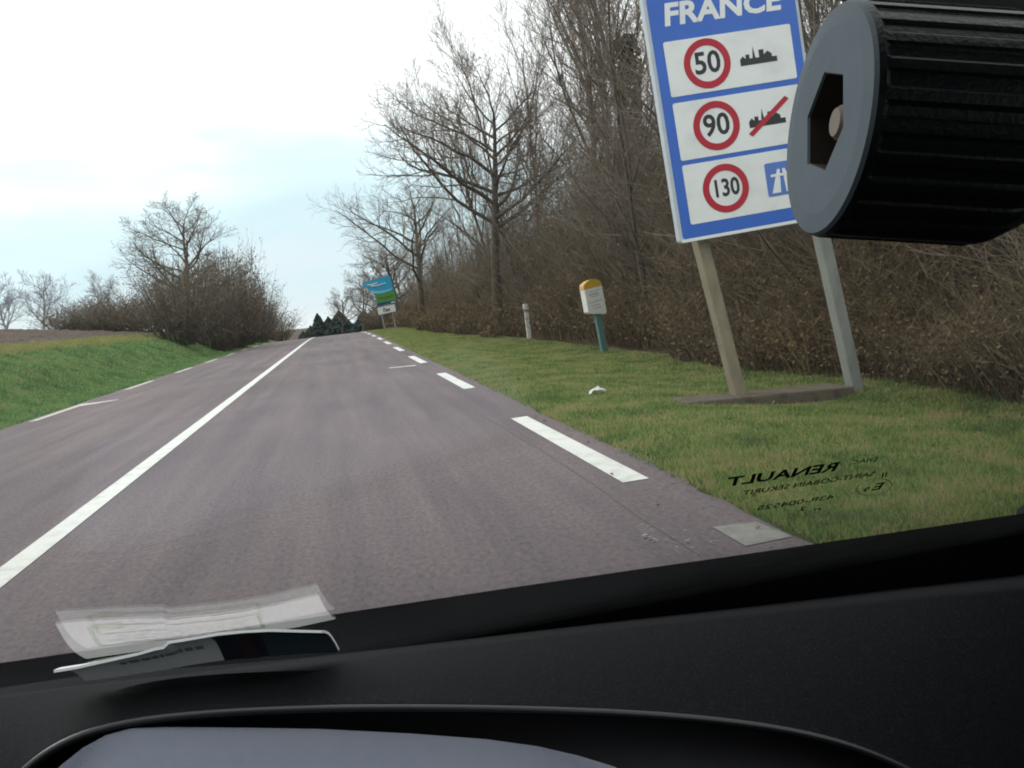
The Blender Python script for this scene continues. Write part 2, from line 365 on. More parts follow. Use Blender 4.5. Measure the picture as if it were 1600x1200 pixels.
def norm(v): return v/(np.linalg.norm(v)+1e-9)
def grow(seed, H, r0, first=.3, nl=(11, 7, 5, 3), ang=(58, 48, 42, 38), ratio=(.62, .5, .5, .55), up=(.02, .10, .14, .16), wig=.13, lean=(0, 0), stems=1, rmin=.007, side=0.0, trunk_top=1.0):
    R = np.random.default_rng(seed); out = {}
    def br(p, d, L, r, lv):
        n = (14, 8, 5, 4, 3)[min(lv, 4)]; P = [p]; D = [d]; st = L/(n-1)
        w = wig*(.35 if lv == 0 else 1)
        for i in range(n-1):
            d = norm(d+R.normal(0, w, 3)+np.array([0, 0, up[min(lv, len(up)-1)]])); P.append(P[-1]+d*st); D.append(d)
        t = np.linspace(0, 1, n); rr = np.maximum(r*(1-t*.85)**(.9 if lv else .8), rmin*(.8 if lv < 3 else .6))
        if lv == 0: rr[0] *= 1.35
        out.setdefault((lv, n), []).append((np.array(P), rr))
        if lv >= len(nl): return
        k = nl[lv]; t0 = first if lv == 0 else .18
        az = R.random()*6.28
        for c in range(k):
            tt = t0+(1-t0)*((c+R.random()*.8)/k); i = min(int(tt*(n-1)), n-2); fr = tt*(n-1)-i
            q = P[i]*(1-fr)+P[i+1]*fr; dd = D[i+1]; az += 2.4+R.normal(0, .4)
            a = rad(ang[lv]*(1.15-.45*tt if lv == 0 else 1)+R.normal(0, 8))
            ref = np.array([1., 0, 0]) if abs(dd[2]) > .8 else np.array([0, 0, 1.]); e1 = norm(np.cross(dd, ref)); e2 = np.cross(dd, e1)
            nd = dd*math.cos(a)+(e1*math.cos(az)+e2*math.sin(az))*math.sin(a)
            Lc = L*ratio[lv]*(1.12-.62*(tt-t0)/(1-t0) if lv == 0 else 1.1-.5*tt)*(.75+.5*R.random())
            if lv == 0 and side: Lc *= 1+side*(-nd[0])
            br(q, norm(nd), Lc, min(rr[i]*.62, r*.5)*(.8+.3*R.random()), lv+1)
    for s in range(stems):
        a = 6.28*s/stems+R.random(); sp = .16 if stems > 1 else 0
        d = norm(np.array([lean[0]+math.cos(a)*sp, lean[1]+math.sin(a)*sp, 1]))
        br(np.array([math.cos(a)*.15*(stems > 1), math.sin(a)*.15*(stems > 1), -.15]), d, H*trunk_top*(1 if s == 0 else .75+.25*R.random()), r0*(1 if stems == 1 else .8), 0)
    def pack(sel, sides):
        g = [(np.stack([b[0] for b in v]), np.stack([b[1] for b in v])) for k, v in out.items() if sel(k[0])]
        return tubes(g, sides)
    return pack(lambda l: l <= 1, 6), pack(lambda l: l >= 2, 3)
def quads(P, s, R, flat=0.0):
    n = len(P); a = R.normal(0, 1, (n, 3)); a /= np.linalg.norm(a, axis=1, keepdims=True); b = np.cross(a, R.normal(0, 1, (n, 3))); b /= np.linalg.norm(b, axis=1, keepdims=True)
    s = np.asarray(s).reshape(-1, 1); V = np.stack([P-a*s, P+b*s*.6, P+a*s, P-b*s*.6], 1).reshape(-1, 3)
    return V, np.arange(4*n).reshape(-1, 4)
def ivy_mesh(seed, h, r, n, s=.06):
    R = np.random.default_rng(seed); z = h*R.random(n)**.85; a = R.random(n)*6.28
    rr = r*(.55+.45*np.sin(z*2.1+seed)*np.sin(a*2+z))*(1-.55*z/h)*R.random(n)**.35+.1
    return npmesh('ivy', *quads(np.stack([np.cos(a)*rr, np.sin(a)*rr, z], -1), s*(.6+.8*R.random(n)), R))
_tm = {}
def tree_meshes(key, **kw):
    if key not in _tm:
        (v, q), (v2, q2) = grow(**kw); _tm[key] = (npmesh('trunk', v, q), npmesh('crown', v2, q2))
        _tm[key][0].polygons.foreach_set('use_smooth', [True]*len(q))
    return _tm[key]
def tree(name, x, y, ms, label, cat='tree', rz=0, sc=1, bark=BK, twig=TW, group=None, ivy=None, dz=0):
    e = empty(name, (x, y, float(terr(x, y))-.05+dz), rz); e.scale = (sc, sc, sc)
    for nm, me, m in (('trunk', ms[0], bark), ('crown', ms[1], twig)):
        if not me.materials: me.materials.append(m)
        o = bpy.data.objects.new(nm, me); C.objects.link(o); o.parent = e
        if me.materials[0] != m: o.material_slots[0].link = 'OBJECT'; o.material_slots[0].material = m
    if ivy is not None:
        if not ivy.materials: ivy.materials.append(IVY)
        o = bpy.data.objects.new('ivy', ivy); C.objects.link(o); o.parent = e
    return tag(e, label, cat, group)

big = tree_meshes('big', seed=12, H=9.0, r0=.24, first=.50, nl=(19, 12, 8, 4), ang=(70, 42, 42, 38), ratio=(.56, .46, .46, .45), up=(.0, .035, .10, .14), wig=.13, side=.25, rmin=.0085)
mid = tree_meshes('mid', seed=21, H=8.0, r0=.22, first=.38, nl=(15, 10, 7, 3), ang=(66, 44, 40, 38), ratio=(.6, .48, .46, .45), up=(.0, .03, .09, .12), rmin=.009, wig=.15, side=.25)
slim = tree_meshes('slim', seed=33, H=13, r0=.15, first=.28, nl=(18, 9, 6, 3), ang=(34, 32, 34, 34), ratio=(.42, .5, .5, .5), up=(.02, .12, .15, .15), wig=.10)
slim2 = tree_meshes('slim2', seed=35, H=12, r0=.13, first=.2, nl=(13, 8, 6, 3), ang=(30, 32, 34, 34), ratio=(.46, .5, .5, .5), up=(.02, .12, .15, .15), wig=.10, stems=2)
sap = tree_meshes('sap', seed=41, H=6, r0=.05, first=.1, nl=(14, 6, 4), ang=(36, 36, 36), ratio=(.38, .5, .5), up=(.02, .08, .1), wig=.12, stems=3, rmin=.005)
sap2 = tree_meshes('sap2', seed=43, H=5, r0=.045, first=.08, nl=(13, 6, 4), ang=(44, 40, 36), ratio=(.42, .5, .5), up=(.02, .06, .1), wig=.15, stems=4, rmin=.005)
dome = tree_meshes('dome', seed=57, H=8.4, r0=.2, first=.22, nl=(22, 11, 7, 3), ang=(62, 44, 42, 40), ratio=(.50, .46, .46, .5), up=(.0, .03, .06, .08), wig=.13, rmin=.010)
farm = tree_meshes('farm', seed=61, H=7.5, r0=.2, first=.35, nl=(13, 9, 6, 3), ang=(58, 44, 40, 38), ratio=(.52, .5, .5, .5), up=(.0, .05, .1, .1), wig=.16, rmin=.016)

tree('roadside_tree', 6.4, 35, big, 'big bare tree with wide limbs reaching over the road, behind the verge', ivy=None)
tree('roadside_tree', 5.75, 61, mid, 'smaller bare spreading tree just right of the blue and green welcome sign', rz=.6, sc=1.1)
tree('roadside_tree', 6.0, 88, mid, 'low bare tree whose crown shows directly above the blue welcome sign', rz=2.2, sc=1.0)
iv1 = ivy_mesh(3, 9.0, 1.0, 9000, .06); iv2 = ivy_mesh(4, 7.0, 1.3, 9000, .06)
SL = [(8.9, 47, slim, .82, 0.3, None, 'slim bare tree standing between the two spreading roadside trees'),
      (8.4, 37, slim2, .98, 1.9, None, 'slim twin-stemmed bare tree crossing the right side of the biggest crown'),
      (9.0, 29.5, slim, 1.0, 4.4, None, 'tall slim bare tree above the kilometre marker'),
      (10.6, 31, slim2, 1.08, .9, None, 'tall twin-stemmed bare tree above the yellow-topped marker, reaching the top edge'),
      (9.9, 26.5, slim, 1.02, 5.3, iv1, 'tall ivy-clad tree left of the speed limit board'),
      (10.4, 24, slim2, .78, 3.6, iv2, 'ivy-covered tree half hidden by the left edge of the speed limit board'),
      (9.2, 17.5, slim, .8, 1.2, iv1, 'ivy-covered tree behind the speed limit board'),
      (9.6, 13.5, slim2, .75, 2.2, iv2, 'dark tree between the speed limit board and the black knob')]
for i, (x, y, ms, sc, rz, iv, lb) in enumerate(SL):
    tree('slim_tree', x, y, ms, lb, rz=rz, sc=sc, ivy=iv, group='slim trees at the edge of the wood')
rn = random.Random(8); k = 0
for i in range(46):
    y = 6.5*(92/6.5)**((i+.5)/46)*(1+.05*rn.uniform(-1, 1)); x = rn.uniform(7.0, 9.0)+ (i % 3)*1.9
    tree('sapling', x, y, (sap, sap2)[i % 2], 'thin bare multi-stemmed sapling rising out of the brown scrub beyond the verge', cat='sapling', rz=rn.uniform(0, 6.28), sc=rn.uniform(.9, 1.5), twig=TWB if i % 3 else TW, group='saplings in the wood edge')

# tangled undergrowth (one mass nobody could count)
def arcs(R, base, d, L, droop, n=5, r=.006, wob=.05):
    B = len(base); s = np.linspace(0, 1, n)[None, :, None]
    P = base[:, None]+d[:, None]*L[:, None, None]*s+np.array([0, 0, -1.])*(droop*L)[:, None, None]*s**2
    P = P+np.cumsum(R.normal(0, 1, (B, n, 3)), 1)*(wob*L)[:, None, None]*s
    return P, (r*(1-.75*s[..., 0]))*np.ones((B, 1))
def scrub(seed, n, xf, hf, y0, y1, leaf, name, label, m1, m2, kids=4):
    R = np.random.default_rng(seed); y = y0*(y1/y0)**R.random(n); x = xf(y, R.random(n)); z = terr(x, y)-.05
    d = R.normal(0, .28, (n, 3)); d[:, 2] = 1; d /= np.linalg.norm(d, axis=1, keepdims=True)
    L = hf(x, y)*(.45+.75*R.random(n)); rr = .0035+.00022*y
    P, Rr = arcs(R, np.stack([x, y, z], -1), d, L, .12*R.random(n), 5, 1.0, .035); Rr = Rr*rr[:, None]*1.2
    G = [(P, Rr)]
    idx = np.repeat(np.arange(n), kids); m = len(idx); t = .15+.8*R.random(m); f = t*4; i0 = np.minimum(f.astype(int), 3); fr = (f-i0)[:, None]
    b = P[idx, i0]*(1-fr)+P[idx, i0+1]*fr; dd = R.normal(0, 1, (m, 3)); dd[:, 2] = np.abs(dd[:, 2])*.7+.35; dd /= np.linalg.norm(dd, axis=1, keepdims=True)
    P2, R2 = arcs(R, b, dd, L[idx]*(.15+.22*R.random(m)), .1*R.random(m), 3, 1.0, .05); G.append((P2, R2*rr[idx][:, None]*.75))
    v, q = tubes(G, 3)
    k = int(n*leaf); j = R.integers(0, m, k); t2 = R.random((k, 1)); c = P2[j, 0]*(1-t2)+P2[j, -1]*t2
    lim = R.random(k) < np.clip(1.15-(c[:, 2]-terr(c[:, 0], c[:, 1]))/(hf(c[:, 0], c[:, 1])*1.0), .02, 1)
    c = c[lim]; v2, q2 = quads(c, (.016+.0011*c[:, 1])*(.6+.8*R.random(len(c))), R)
    me = npmesh(name, np.concatenate([v, v2]), np.concatenate([q, q2+len(v)])); me.materials.append(m1); me.materials.append(m2)
    mi = np.zeros(len(me.polygons), np.int32); mi[len(q):] = 1; me.polygons.foreach_set('material_index', mi)
    return tag(link(name, me), label, 'undergrowth', kind='stuff')
scrub(70, 13000, lambda y, u: np.where((y > 15) & (y < 32), 6.55, 5.75-.7*sst(35, 55, y))+.15*np.sin(y*.9)+u**1.5*4.5, lambda x, y: (1.0+.8*np.clip(x-5.6, 0, 3.5))*(1+.3*np.sin(y*.55+x)+.2*np.sin(y*1.37)), 4.2, 92, 13, 'undergrowth',
      'dense brown tangle of bare brambles and dead leaves along the verge', TWB, DL)
scrub(72, 6500, lambda y, u: 7.6+u*8, lambda x, y: (6.8-2.4*sst(28, 55, y))*(1+.2*np.sin(y*.33+x)+.15*np.sin(y*.9)), 7.0, 95, 3, 'undergrowth',
      'tall wall of fine upright bare twigs standing in the wood', TW, DL, kids=9)
scrub(71, 7000, lambda y, u: 8.0+u*8, lambda x, y: (4.9-1.1*sst(28, 55, y))*(1+.22*np.sin(y*.45+x)+.15*np.sin(y*1.1)), 5.0, 95, 20, 'undergrowth',
      'taller brown scrub deep inside the wood on the right', TWB, DL, kids=5)

# left side shrubs
def bush_meshes(seed, w, h, n, leaf, rm=.009, ls=.045):
    R = np.random.default_rng(seed); a = R.random(n)*6.28; rr = w*.35*R.random(n)**.5
    b = np.stack([np.cos(a)*rr, np.sin(a)*rr, -.1+0*a], -1); d = np.stack([np.cos(a)*rr/w*1.6, np.sin(a)*rr/w*1.6, np.ones(n)*.9], -1)+R.normal(0, .18, (n, 3)); d /= np.linalg.norm(d, axis=1, keepdims=True)
    L = h*(.6+.5*R.random(n)); P, Q = arcs(R, b, d, L, .1*R.random(n), 6, rm*2.2, .03)
    kids = 9; idx = np.repeat(np.arange(n), kids); m = len(idx); f = (.15+.83*R.random(m))*5; i0 = np.minimum(f.astype(int), 4); fr = (f-i0)[:, None]
    c = P[idx, i0]*(1-fr)+P[idx, i0+1]*fr; dd = R.normal(0, 1, (m, 3)); dd[:, 2] = np.abs(dd[:, 2])*.8+.2; dd /= np.linalg.norm(dd, axis=1, keepdims=True)
    P2, Q2 = arcs(R, c, dd, h*(.1+.22*R.random(m)), .05*R.random(m), 4, rm, .06)
    k = n*leaf; j = R.integers(0, m, k); t = R.random((k, 1)); e = P2[j, 0]*(1-t)+P2[j, -1]*t
    return npmesh('stems', *tubes([(P, Q)], 3)), npmesh('twigs', *tubes([(P2, Q2)], 3)), npmesh('leaves', *quads(e, ls*(.5+R.random(k)), R))
BU = [bush_meshes(81, 2.6, 4.2, 170, 26), bush_meshes(82, 2.2, 3.2, 150, 34), bush_meshes(83, 3.2, 3.6, 190, 20)]
def bush(x, y, k, sx, sz, lm, label, group, rz=0):
    e = empty('shrub', (x, y, float(terr(x, y))), rz); e.scale = (sx, sx, sz)
    for nm, me, m in zip(('stem', 'twigs', 'leaves'), BU[k], (BK, TW, lm)):
        if not me.materials: me.materials.append(m)
        o = bpy.data.objects.new(nm, me); C.objects.link(o); o.parent = e
        if me.materials[0] != m: o.material_slots[0].link = 'OBJECT'; o.material_slots[0].material = m
    return tag(e, label, 'shrub', group)
g1 = 'shrubs on the left roadside'
for a in [(-8.0, 47, 0, .85, 1.1, GLV, 'rounded brown shrub nearest the green bank left of the road'),
          (-6.9, 52, 2, .85, 1.55, GLV, 'tall brown shrub in front of the lone left-hand tree'),
          (-9.2, 56, 1, 1.0, 1.35, GLV, 'dense shrub at the foot of the lone left-hand tree'),
          (-6.6, 57, 0, .95, 1.6, RUS, 'tallest russet-tinged shrub in the left roadside clump'),
          (-6.7, 66, 1, .95, 1.9, RUS, 'russet shrub closest to the road edge on the left'),
          (-6.6, 75, 2, .9, 1.6, GLV, 'far shrub at the end of the left clump by the crest'),
          (-7.6, 88, 0, .9, 1.0, GLV, 'small shrub just past the crest on the left')]:
    bush(*a, g1, rz=a[0])
tree('field_tree', -9.0, 58, dome, 'lone domed bare tree rising above the left roadside shrubs', sc=.90).scale = (1.12, 1.12, .86)
g2 = 'hedge bushes at the top of the ploughed field'
for i, a in enumerate([(-13.2, 66, 1, 1.1, 0.81, GLV, 'low hedge bush beside the lone domed tree'), (-15.6, 70, 0, 1.1, 0.81, GLV, 'second hedge bush out from the lone domed tree'),
          (-18.2, 76, 2, 1.0, 0.78, GLV, 'middle bush of the hedge on the field edge'), (-21.3, 82, 1, 1.1, 0.86, GLV, 'hedge bush before the gap at the field edge'),
          (-25.6, 90, 0, 1.0, 0.81, GLV, 'last hedge bush on the field edge, farthest from the road')]):
    bush(*a, g2, rz=i*1.3)
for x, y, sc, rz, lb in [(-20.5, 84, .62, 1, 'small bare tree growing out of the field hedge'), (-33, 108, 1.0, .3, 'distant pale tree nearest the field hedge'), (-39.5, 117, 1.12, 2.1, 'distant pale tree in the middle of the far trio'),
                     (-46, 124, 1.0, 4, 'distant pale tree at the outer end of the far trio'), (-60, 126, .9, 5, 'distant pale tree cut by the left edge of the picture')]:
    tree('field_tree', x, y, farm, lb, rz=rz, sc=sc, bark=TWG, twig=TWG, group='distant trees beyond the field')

# far end of the road
def conifer(seed, h, w, n=5200):
    R = np.random.default_rng(seed); t = R.random(n)**.9; z = h*(.06+.94*t); a = R.random(n)*6.28
    tier = .85+.15*np.cos(z*4.1+seed)*np.cos(a*2+seed); r = w*(1-t**2.2)*tier*R.random(n)**.4
    v, q = quads(np.stack([np.cos(a)*r, np.sin(a)*r, z-.12*r], -1), .16*(.6+.8*R.random(n)), R)
    tr = tubes([(np.array([[[0, 0, -.2], [0, 0, h*.5], [0, 0, h*.97]]]), np.array([[.14, .09, .02]]))], 6)
    return npmesh('trunk', *tr), npmesh('crown', v, q)
cons = [conifer(1, 4.9, 1.9), conifer(2, 4.1, 2.4), conifer(5, 3.7, 2.4)]
for i, (x, y, k, sc, lb) in enumerate([(-4.6, 158, 1, 1.0, 'dark conifer farthest left where the road vanishes'), (-3.0, 150, 0, 1.12, 'tallest pointed conifer where the road vanishes'), (-1.3, 153, 1, 1.2, 'dark conifer between the pointed one and the bare far trees'),
                              (.6, 148, 2, 1.45, 'rounded dark conifer at the end of the road'), (-6.4, 168, 2, .95, 'small dark conifer at the left end of the far row'), (4.4, 140, 2, 1.2, 'dark conifer just left of the welcome sign')]):
    tree('conifer', x, y, cons[k], lb, sc=sc, twig=CON, group='dark conifers past the crest')
for x, y, sc, rz, lb in [(3.6, 128, 1.05, 0, 'pale bare tree above the road end, left of the welcome sign'), (6.2, 118, 1.1, 2, 'bare far tree directly left of the blue welcome sign'), (8.5, 108, 1.1, 3.4, 'bare far tree behind the welcome sign'), (.8, 142, .95, 5, 'small bare tree rising behind the far conifers')]:
    tree('far_tree', x, y, farm, lb, rz=rz, sc=sc, twig=TW, group='bare trees past the crest')
g3 = 'shrubs past the crest on the right'
for i, a in enumerate([(5.6, 96, 0, 1.0, 1.0, DL, 'brown shrub right behind the welcome sign posts'), (5.0, 112, 1, 1.2, 1.2, DL, 'dark shrub past the crest left of the welcome sign'), (7.6, 100, 2, 1.2, 1.3, DL, 'broad shrub beyond the welcome sign at the wood edge')]):
    bush(*a, g3, rz=i*2.2)
for i, a in enumerate([(-10, 110, 1, 1.5, 1.2, DL, 'broad dark shrub below the crest on the left'), (-9.0, 130, 2, 1.6, 1.4, DL, 'far dark shrub at the left of the road end')]):
    bush(*a, 'shrubs past the crest on the left', rz=i)

# ---------------------------------------------------------------- speed limit board
BLU = mat('sign_blue', (.018, .11, .50), .35, spec=.5, var=[(.022, .125, .54)], vscale=3)
WHT = mat('sign_white', (.68, .69, .68), .4, var=[(.79, .80, .79), (.82, .83, .82)], vscale=2.2, detail=8)
RIM = mat('sign_rim_grey', (.42, .47, .52), .45, var=[(.5, .54, .58)], vscale=4, metal=.0)
RED = mat('sign_red', (.42, .012, .03), .4, var=[(.46, .016, .035)], vscale=4)
BLK = mat('sign_black', (.03, .03, .032), .5)
PINK = mat('sign_red_worn', (.50, .09, .10), .5, var=[(.42, .03, .05)], vscale=6)
P1 = mat('post_tan', (.22, .185, .13), .7, var=[(.28, .24, .17), (.19, .17, .13)], vscale=4, stretch=(1, 1, .4), bump=.2)
P2 = mat('post_grey', (.20, .21, .19), .6, var=[(.27, .28, .26), (.22, .24, .21)], vscale=4, stretch=(1, 1, .4), bump=.2)
BY = 8.12
bl = at(1063, 381, BY); tl = at(1003, 0, BY)
up_ = norm(tl-bl); lean = math.atan2(-up_[0], up_[2])
yawb = rad(-4)
MB_ = Matrix.Translation(bl) @ Matrix.Rotation(yawb, 4, 'Z') @ Matrix.Rotation(-lean*.95, 4, 'Y')
u_ = .006017   # metres per photo pixel at the board
BWd, BHt = 1.56, 2.40
sg = tag(empty('road_sign', (0, 0, 0)), 'large blue and white speed limit board headed FRANCE on two leaning posts', 'road sign')
def PL(name, pts, th, m, z0, par=sg): return plate(name, pts, th, m, par, MB_, z0)
PL('board_edge', rrect(0, 0, BWd, BHt, .04), .10, RIM, -.10)
face = PL('board', rrect(.035, .035, BWd-.03, BHt-.035, .03), .004, BLU, 0.0)
PL('board_rim', rect(.02, .004, BWd-.02, .034), .006, WHT, 0.0)
rows = [(.165, .745), (.79, 1.345), (1.405, 1.93)]
for i, (v0, v1) in enumerate(rows):
    o = PL('speed_panel', rrect(.135, v0, BWd-.12, v1, .02), .004, WHT, .004)
    cy = (v0+v1)/2+.005; cx = .545
    MT = MB_ @ Matrix.Rotation(rad(90), 4, 'X')
    r_ = ring('red_ring', (cx, cy), .172, .238, RED, o, MB_, .008)
    s = ('130', '90', '50')[i]
    text_mesh('digits', s, .235 if i == 0 else .29, BLK, o, MT @ Matrix.Translation((cx, cy, .0095)), bold=.006, sx=.82 if i == 0 else .95)
    if i == 2 or i == 1:     # black skyline of a built-up area
        x0, b0 = .88, cy-.075; st = [(0, 0), (0, .06), (.03, .09), (.06, .06), (.06, .10), (.10, .10), (.10, .06), (.13, .06), (.145, .17), (.16, .06), (.2, .06), (.2, .13), (.25, .13), (.25, .08), (.29, .11), (.33, .08), (.33, .05), (.38, .05), (.38, 0)]
        PL('town_silhouette', [(x0+a, b0+c) for a, c in st], .003, BLK, .008, o)
        if i == 1: PL('red_slash', [(.86, cy-.13), (.90, cy-.16), (1.32, cy+.15), (1.28, cy+.18)], .003, RED, .011, o)
    else:
        LB = mat('motorway_symbol_blue', (.10, .19, .55), .4); q = PL('motorway_symbol', rrect(.97, cy-.16, 1.30, cy+.17, .02), .003, LB, .008, o)
        for a in (-1, 1): PL('carriageway', [(1.135+a*.03, cy-.13), (1.135+a*.12, cy-.13), (1.135+a*.04, cy+.10), (1.135+a*.012, cy+.10)], .002, WHT, .011, q)
        PL('bridge_bar', rect(1.02, cy+.03, 1.25, cy+.055), .002, WHT, .0135, q)
text_mesh('heading', 'FRANCE', .285, WHT, face, MB_ @ Matrix.Rotation(rad(90), 4, 'X') @ Matrix.Translation((BWd/2-.01, 2.17, .0055)), bold=.010, shear=.12, sx=1.13)
def post(p0, p1, wx, wy, m):
    bm = bmesh.new(); L = (Vector(p1)-Vector(p0)).length
    box(bm, (0, 0, L/2), (wx, wy, L), None, .022)
    q = (Vector(p1)-Vector(p0)).to_track_quat('Z', 'X').to_matrix().to_4x4()
    return bobj('post', bm, m, sg, M=Matrix.Translation(p0) @ q @ Matrix.Rotation(rad(90), 4, 'Z'))
for (a, b, m) in (((1153, 612), (1097, 390), P1), ((1336, 608), (1284, 372), P2)):
    A = at(*a, BY+.22); Bp = at(*b, BY+.22); d = norm(Bp-A); zz = float(terr(A[0], A[1])); A = A+d*((zz-.3-A[2])/d[2]); T = Bp+d*1.5
    post(A, T, .15, .13, m)
for v in (.35, 1.2, 2.05):
    bm = bmesh.new(); box(bm, (BWd/2, .125, v), (BWd*.94, .045, .06)); bobj('rear_bracket', bm, RIM, sg, M=MB_)
CONC = mat('old_concrete', (.08, .065, .048), .9, var=[(.14, .115, .09), (.10, .09, .055)], vscale=6, bump=.8, bscale=25)
bm = bmesh.new(); box(bm, (4.24, 8.33, -.17), (1.86, .50, .22), Matrix.Rotation(rad(3.2), 4, 'Y') @ Matrix.Translation((.0, 0, .235)), .02)
for v in bm.verts: v.co.z += .012*math.sin(v.co.x*9)+.0; v.co.y += .02*math.sin(v.co.x*5)
sl = tag(bobj('concrete_slab', bm, CONC), 'brownish concrete footing slab between the two posts of the big sign', 'slab')

# ---------------------------------------------------------------- kilometre marker
KW = mat('marker_white', (.66, .67, .62), .5, var=[(.76, .76, .72)], vscale=9)
KY = mat('marker_yellow', (.50, .32, .03), .5, var=[(.57, .38, .05)], vscale=8)
KP = mat('marker_peach', (.62, .36, .20), .5)
KG = mat('marker_post_green', (.09, .19, .18), .6, var=[(.13, .23, .21)], vscale=9)
KS_ = 18.8/16.1
km = empty('kilometre_marker', (5.80, 18.8, float(terr(5.8, 18.8)))); km.scale = (KS_*.84, KS_, KS_); tag(km, 'white kilometre marker with yellow cap on a green post', 'marker')
ml = rad(-6.0)
MK = Matrix.Rotation(ml, 4, 'Y') @ Matrix.Rotation(rad(12), 4, 'Z')
zb = 0.0; dz = -float(terr(4.98, 16.1))
bm = bmesh.new(); box(bm, (0.04, 0, .30), (.155, .10, .95), None, .02); bobj('post', bm, KG, km, M=MK)
pts = [(-.235, .84), (-.20, .80), (.20, .72), (.235, .76), (.235, 1.27), (-.235, 1.27)]
plate('marker_body', pts, .20, KW, km, MK, -.10)
cap = [(-.235, 1.272)]+[(.235*math.cos(t), 1.272+.16*math.sin(t)**.8) for t in np.linspace(math.pi-.12, .12, 12)]+[(.235, 1.272)]
plate('yellow_cap', cap, .20, KY, km, MK, -.10)
plate('cap_side', [(-.243, 1.275), (-.237, 1.275), (-.225, 1.34), (-.19, 1.38), (-.20, 1.385), (-.235, 1.345)], .18, KP, km, MK, -.09)
GRY = mat('faded_print', (.32, .33, .33), .7)
for v, a, b in ((1.20, -.12, .14), (1.14, -.14, .12), (1.10, -.10, .13), (1.00, -.19, .20), (.93, -.12, .10), (.875, -.10, .12)):
    plate('printed_line', rect(a, v, b, v+(.012 if v not in (1.14,) else .022)), .002, GRY, km, MK, .1)
# delineator post
dl = empty('delineator_post', (6.38, 29.0, float(terr(6.38, 29.0)))); tag(dl, 'thin white roadside delineator post against the brown scrub', 'post')
DW = mat('delineator_white', (.60, .58, .54), .6, var=[(.72, .70, .66)], vscale=7); DG = mat('reflector_grey', (.30, .28, .26), .3)
bm = bmesh.new(); box(bm, (0, 0, .42), (.15, .09, .95), None, .02); bobj('shaft', bm, DW, dl)
bm = bmesh.new(); box(bm, (0, 0, .935), (.165, .10, .07), None, .008); bobj('reflector', bm, DG, dl)
bm = bmesh.new(); box(bm, (0, 0, 1.08), (.20, .11, .21), None, .03); bobj('head', bm, DW, dl)
# litter
LT = mat('litter_white', (.7, .71, .72), .5); bm = bmesh.new()
bmesh.ops.create_grid(bm, x_segments=7, y_segments=5, size=.5)
rl = random.Random(4)
for v in bm.verts: v.co = Vector((v.co.x*.19, v.co.y*.12, .05+.022*rl.uniform(-1, 1)+.03*math.cos(v.co.x*5)))
bmesh.ops.solidify(bm, geom=bm.faces[:], thickness=.003)
o = bobj('litter', bm, LT); o.location = (2.83, 9.55, float(terr(2.83, 9.55))); o.rotation_euler = (0, 0, -.4); tag(o, 'crumpled white scrap of litter lying on the verge', 'litter')

# ---------------------------------------------------------------- welcome sign far up the road
CY = mat('sign_cyan', (.035, .36, .58), .4); CY2 = mat('sign_pale_cyan', (.18, .55, .74), .4); GRN = mat('sign_green', (.06, .30, .07), .4); BRN = mat('sign_brown', (.16, .13, .03), .4); NAV = mat('sign_navy', (.02, .07, .17), .4)
wy = 66.0; ws = wy/F
w0 = at(590, 478, wy); ws_e = empty('welcome_sign', (float(w0[0]), wy, float(w0[2]))); tag(ws_e, 'small cyan and green welcome sign with a white plaque at the top of the hill', 'road sign')
MW = Matrix.Rotation(rad(-4), 4, 'Y')
def WP(n, pts, th, m, z0, par=ws_e): return plate(n, [(a*ws, b*ws) for a, b in pts], th, m, par, MW, z0*2)
bd = WP('board', [(0, 0), (30, 0), (29, 22), (27, 43), (-17, 39), (-15, 35), (-8, 25), (-1, 19)], .06, CY, -.06)
WP('green_land', [(0, 4), (30, 4), (29.5, 19), (20, 19), (12, 17), (0, 18)], .01, GRN, .0, bd)
WP('blue_river', [(-8, 25.5), (-1, 19.2), (10, 17.5), (24, 19.5), (28.5, 24), (20, 22), (8, 22)], .01, CY2, .004, bd)
WP('brown_band', [(2, 10), (14, 8), (27, 11), (27, 13), (14, 11.5), (2, 13)], .01, BRN, .008, bd)
WP('navy_base', [(0, 0), (30, 0), (30, 4), (0, 4)], .01, NAV, .004, bd)
WP('white_logo', [(21, .8), (28, 1), (28, 2.4), (21, 2.2)], .01, WHT, .012, bd)
for k, (a, b, c) in enumerate(((-9, 33.5, 16), (-5, 30.8, 24))): WP('white_script', [(a, b), (a+c*.5, b-.6), (a+c, b+1.2), (a+c, b+2.4), (a+c*.5, b+1.0), (a, b+1.5)], .01, WHT, .008, bd)
pq = WP('plaque', [(-1, -14), (26, -13), (26, -2), (-1, -3)], .05, WHT, -.05)
text_mesh('plaque_lettering', 'l\'an', 8*ws, BLK, pq, MW @ Matrix.Rotation(rad(90), 4, 'X') @ Matrix.Translation((12.5*ws, -8.2*ws, .012)), bold=.01)
for x in (4, 21):
    bm = bmesh.new(); box(bm, (x*ws, .16, -.6), (.12, .12, 4.6)); bobj('post', bm, P2, ws_e, M=MW)

